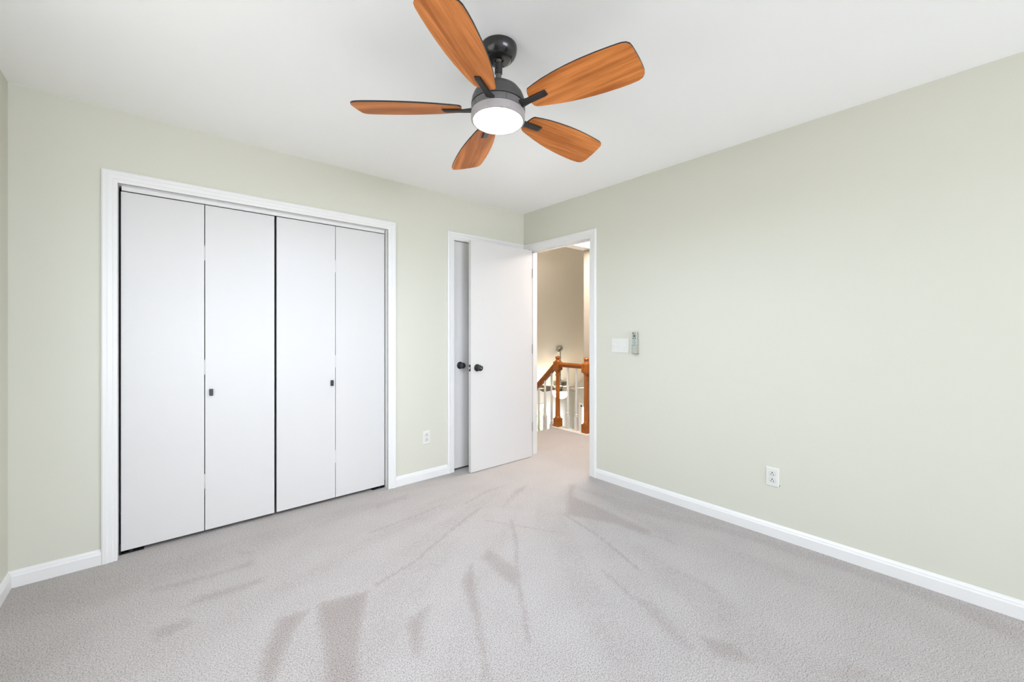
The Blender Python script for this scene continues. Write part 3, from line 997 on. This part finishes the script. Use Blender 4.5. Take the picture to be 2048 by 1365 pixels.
# --- railing: two turned newels, level rail, descending handrail, white balusters
RX = HX
rail = thing('stair_railing', 'orange brown wooden stair railing with turned newel posts and white balusters seen through the doorway', 'railing', (RX, 3.41, 0))


def square_turn(bm, spec, M):
    for kind, *a in spec:
        if kind == 'sq':
            hw, z0, z1, ch = a
            ring = lambda s, z: [bm.verts.new(M @ Vector((x * s, y * s, z))) for x, y in ((-1, -1), (1, -1), (1, 1), (-1, 1))]
            r = [ring(hw - ch, z0), ring(hw, z0 + ch), ring(hw, z1 - ch), ring(hw - ch, z1)]
            for p, q in zip(r[:-1], r[1:]):
                for i in range(4):
                    bm.faces.new((p[i], p[(i + 1) % 4], q[(i + 1) % 4], q[i]))
            bm.faces.new(list(reversed(r[0]))); bm.faces.new(r[-1])
        else:
            lathe(bm, a[0], 24, M)
    return bm


def newel(loc):
    bm = square_turn(bmesh.new(), [
        ('sq', .0425, 0, .118, .006),
        ('tr', [(.036, .112), (.040, .124), (.036, .134), (.031, .140), (.0315, .150), (.029, .30), (.0265, .50), (.0245, .640), (.024, .668), (.030, .672), (.0315, .680), (.030, .688), (.0245, .692), (.026, .712), (.033, .718), (.037, .728), (.034, .738), (.030, .745)]),
        ('sq', .0425, .740, .856, .008),
        ('tr', [(.036, .850), (.040, .858), (.036, .866), (.028, .870), (.0245, .880), (.024, .888), (.030, .894), (.0335, .904), (.033, .912), (.026, .922), (.012, .928), (0, .929)])],
        Matrix.Identity(4))
    o = mesh_obj('newel_post', bm, M_OAK, rail, smooth=True, auto=35)
    o.location = loc
    return o

N1, N2 = 3.645, 3.175
newel((0.0, N1 - 3.41, 0))
newel((0.0, N2 - 3.41, 0))
# small dark plug on the nearer newel
o = mesh_obj('wood_plug', lathe(bmesh.new(), [(.006, 0), (.006, .0015), (0, .002)], 14, Matrix.Rotation(-PI / 2, 4, 'Y')), M_BROWN, rail, smooth=True, auto=40)
o.location = (-.0425, N2 - 3.41, .815)
o = mesh_obj('wood_plug', lathe(bmesh.new(), [(.006, 0), (.006, .0015), (0, .002)], 14, Matrix.Rotation(-PI / 2, 4, 'Y')), M_BROWN, rail, smooth=True, auto=40)
o.location = (-.0425, N2 - 3.41, .055)
RAILP = [(-.022, 0), (-.022, .016), (-.029, .026), (-.030, .040), (-.024, .052), (-.010, .058), (.010, .058), (.024, .052), (.030, .040), (.029, .026), (.022, .016), (.022, 0)]


def rail_bm(p, q, tall=1.0):
    bm = bmesh.new()
    p, q = Vector(p), Vector(q)
    a = [bm.verts.new((p.x + x, p.y, p.z + z * tall)) for x, z in RAILP]
    b = [bm.verts.new((q.x + x, q.y, q.z + z * tall)) for x, z in RAILP]
    bm.faces.new(a); bm.faces.new(list(reversed(b)))
    n = len(a)
    for i in range(n):
        bm.faces.new((a[i], a[(i + 1) % n], b[(i + 1) % n], b[i]))
    return bm

mesh_obj('top_rail', rail_bm((0, N2 + .04 - 3.41, .788), (0, N1 - .04 - 3.41, .788)), M_OAKY, rail, smooth=True, auto=35)
HS = 0.912
hy = lambda y: .752 - HS * (y - 3.690)          # underside of the descending handrail
mesh_obj('handrail', rail_bm((0, N1 + .035 - 3.41, hy(N1 + .035)), (0, 6.05 - 3.41, hy(6.05)), 1.6), M_OAKY, rail, smooth=True, auto=35)
mesh_obj('shoe_rail', boxes((-.085, .040, N2 - .09 - 3.41, N1 + .045 - 3.41, 0, .010), (-.045, .075, N2 - .04 - 3.41, N1 + .05 - 3.41, -.16, -.002)), M_TRIM, rail, bevel=.002)


def baluster(y, z0, z1, sq):
    L = z1 - z0
    bm = square_turn(bmesh.new(), [
        ('sq', .0195, 0, sq, .002),
        ('tr', [(.015, sq - .004), (.0195, sq + .004), (.0195, sq + .012), (.0125, sq + .019), (.0185, sq + .028), (.0185, sq + .035), (.0125, sq + .043), (.0160, sq + .07), (.0170, sq + .10), (.0145, sq + .27), (.0120, L)])],
        Matrix.Identity(4))
    o = mesh_obj('baluster', bm, M_TRIM, rail, smooth=True, auto=35)
    o.location = (0, y - 3.41, z0)
    o['label'] = 'white turned baluster'
    return o

for y in (3.331, 3.473):
    baluster(y, .009, .792, .165)
y = 3.757
for k in range(18):
    tread = -(int((y - SY) / RUN) + 1) * RISE
    baluster(y, tread, hy(y) + .006, .22 if k % 2 == 0 else .31)
    y += .1205

# --- the nickel fan with a glowing bowl hanging from the vault
KY, KX = 5.70, 6.19
kz = vault_z(KY)
kf = thing('ceiling_fan', 'brushed nickel ceiling fan with a glowing bowl lamp hanging from the vaulted ceiling', 'ceiling fan', (KX, KY, kz))
Mt = Matrix.Rotation(-math.atan(SLOPE), 4, 'X')
mesh_obj('canopy', lathe(bmesh.new(), [(0, .0), (.076, 0), (.076, -.010), (.066, -.040), (.040, -.060), (0, -.064)], 32, Mt), M_NICKEL, kf, smooth=True, auto=35)
bm = bmesh.new()
tube(bm, (0, -.030, -.045), (0, -.030, -.640), .0115, 14)
mesh_obj('downrod', bm, M_NICKEL, kf, smooth=True, auto=35)
HB = Vector((0, -.030, -.75))
bm = lathe(bmesh.new(), [(0, .118), (.022, .118), (.026, .098), (.140, .092), (.150, .084), (.149, .040), (.136, .000), (.112, -.020), (.070, -.030), (0, -.030)], 40, Matrix.Translation(HB))
mesh_obj('motor_housing', bm, M_NICKEL, kf, smooth=True, auto=35)
bm = lathe(bmesh.new(), [(0, -.030), (.050, -.030), (.055, -.075), (.085, -.100), (.150, -.106), (.150, -.113), (0, -.113)], 40, Matrix.Translation(HB))
mesh_obj('lamp_fitter', bm, M_NICKEL, kf, smooth=True, auto=35)
bm = lathe(bmesh.new(), [(0, -.1135), (.155, -.1135), (.161, -.126), (.156, -.168), (.138, -.215), (.090, -.255), (.03, -.268), (0, -.269)], 40, Matrix.Translation(HB))
o = mesh_obj('glass_bowl', bm, M_BOWL, kf, smooth=True)
o['label'] = 'glowing warm white glass bowl'
bm = prism(bmesh.new(), [(.17, -.055), (.55, -.070), (.575, -.05), (.575, .05), (.55, .070), (.17, .055)], -.003, .003)
kb = mesh_obj('fan_blade', bm, M_BROWN, None, bevel=.001)
bm = boxes((.10, .20, -.016, .016, -.010, -.003))
kk = mesh_obj('blade_bracket', bm, M_NICKEL, None)
for i in range(5):
    b = kb if i == 0 else kb.copy()
    k = kk if i == 0 else kk.copy()
    if i:
        COL.objects.link(b); COL.objects.link(k)
    b.parent = kf
    b.matrix_basis = Matrix.Translation(HB + Vector((0, 0, -.055))) @ Matrix.Rotation(PI - 0.7112 - 0.52 + i * 2 * PI / 5, 4, 'Z') @ Matrix.Rotation(-0.26, 4, 'X')
    k.parent = b

# ------------------------------------------------------------------ outdoors beyond the patio door
bm = bmesh.new()
vs = [bm.verts.new(p) for p in ((-20, -20, -2.9), (40, -20, -2.9), (40, 40, -2.9), (-20, 40, -2.9))]
bm.faces.new(vs)
o = mesh_obj('ground', bm, M_GRASS)
tag(o, 'pale gravel ground outside the house', 'ground', kind='structure')


def tree(loc, rad, zc, n, label):
    t_ = thing('leafy_tree', label, 'tree', loc)
    bm = lathe(bmesh.new(), [(.16, 0), (.12, .8), (.09, zc), (.04, zc + rad * .6)], 12)
    mesh_obj('trunk', bm, M_BARK, t_, smooth=True)
    bm = bmesh.new()
    for i in range(n):
        u = Vector((random.gauss(0, 1), random.gauss(0, 1), random.gauss(0, 1))).normalized() * rad * random.uniform(.35, 1) ** .6
        u.z = u.z * 1.15 + zc
        s = random.uniform(.05, .11)
        q = Euler((random.uniform(0, 6), random.uniform(0, 6), random.uniform(0, 6))).to_matrix()
        f = [bm.verts.new(u + q @ Vector(p) * s) for p in ((-1, 0, 0), (0, -.45, .1), (1.1, 0, 0), (0, .45, .1))]
        bm.faces.new(f)
    mesh_obj('foliage', bm, M_LEAF, t_)

tree((8.9, 10.6, -2.9), 1.7, 1.9, 2600, 'bright green leafy tree seen through the patio door')
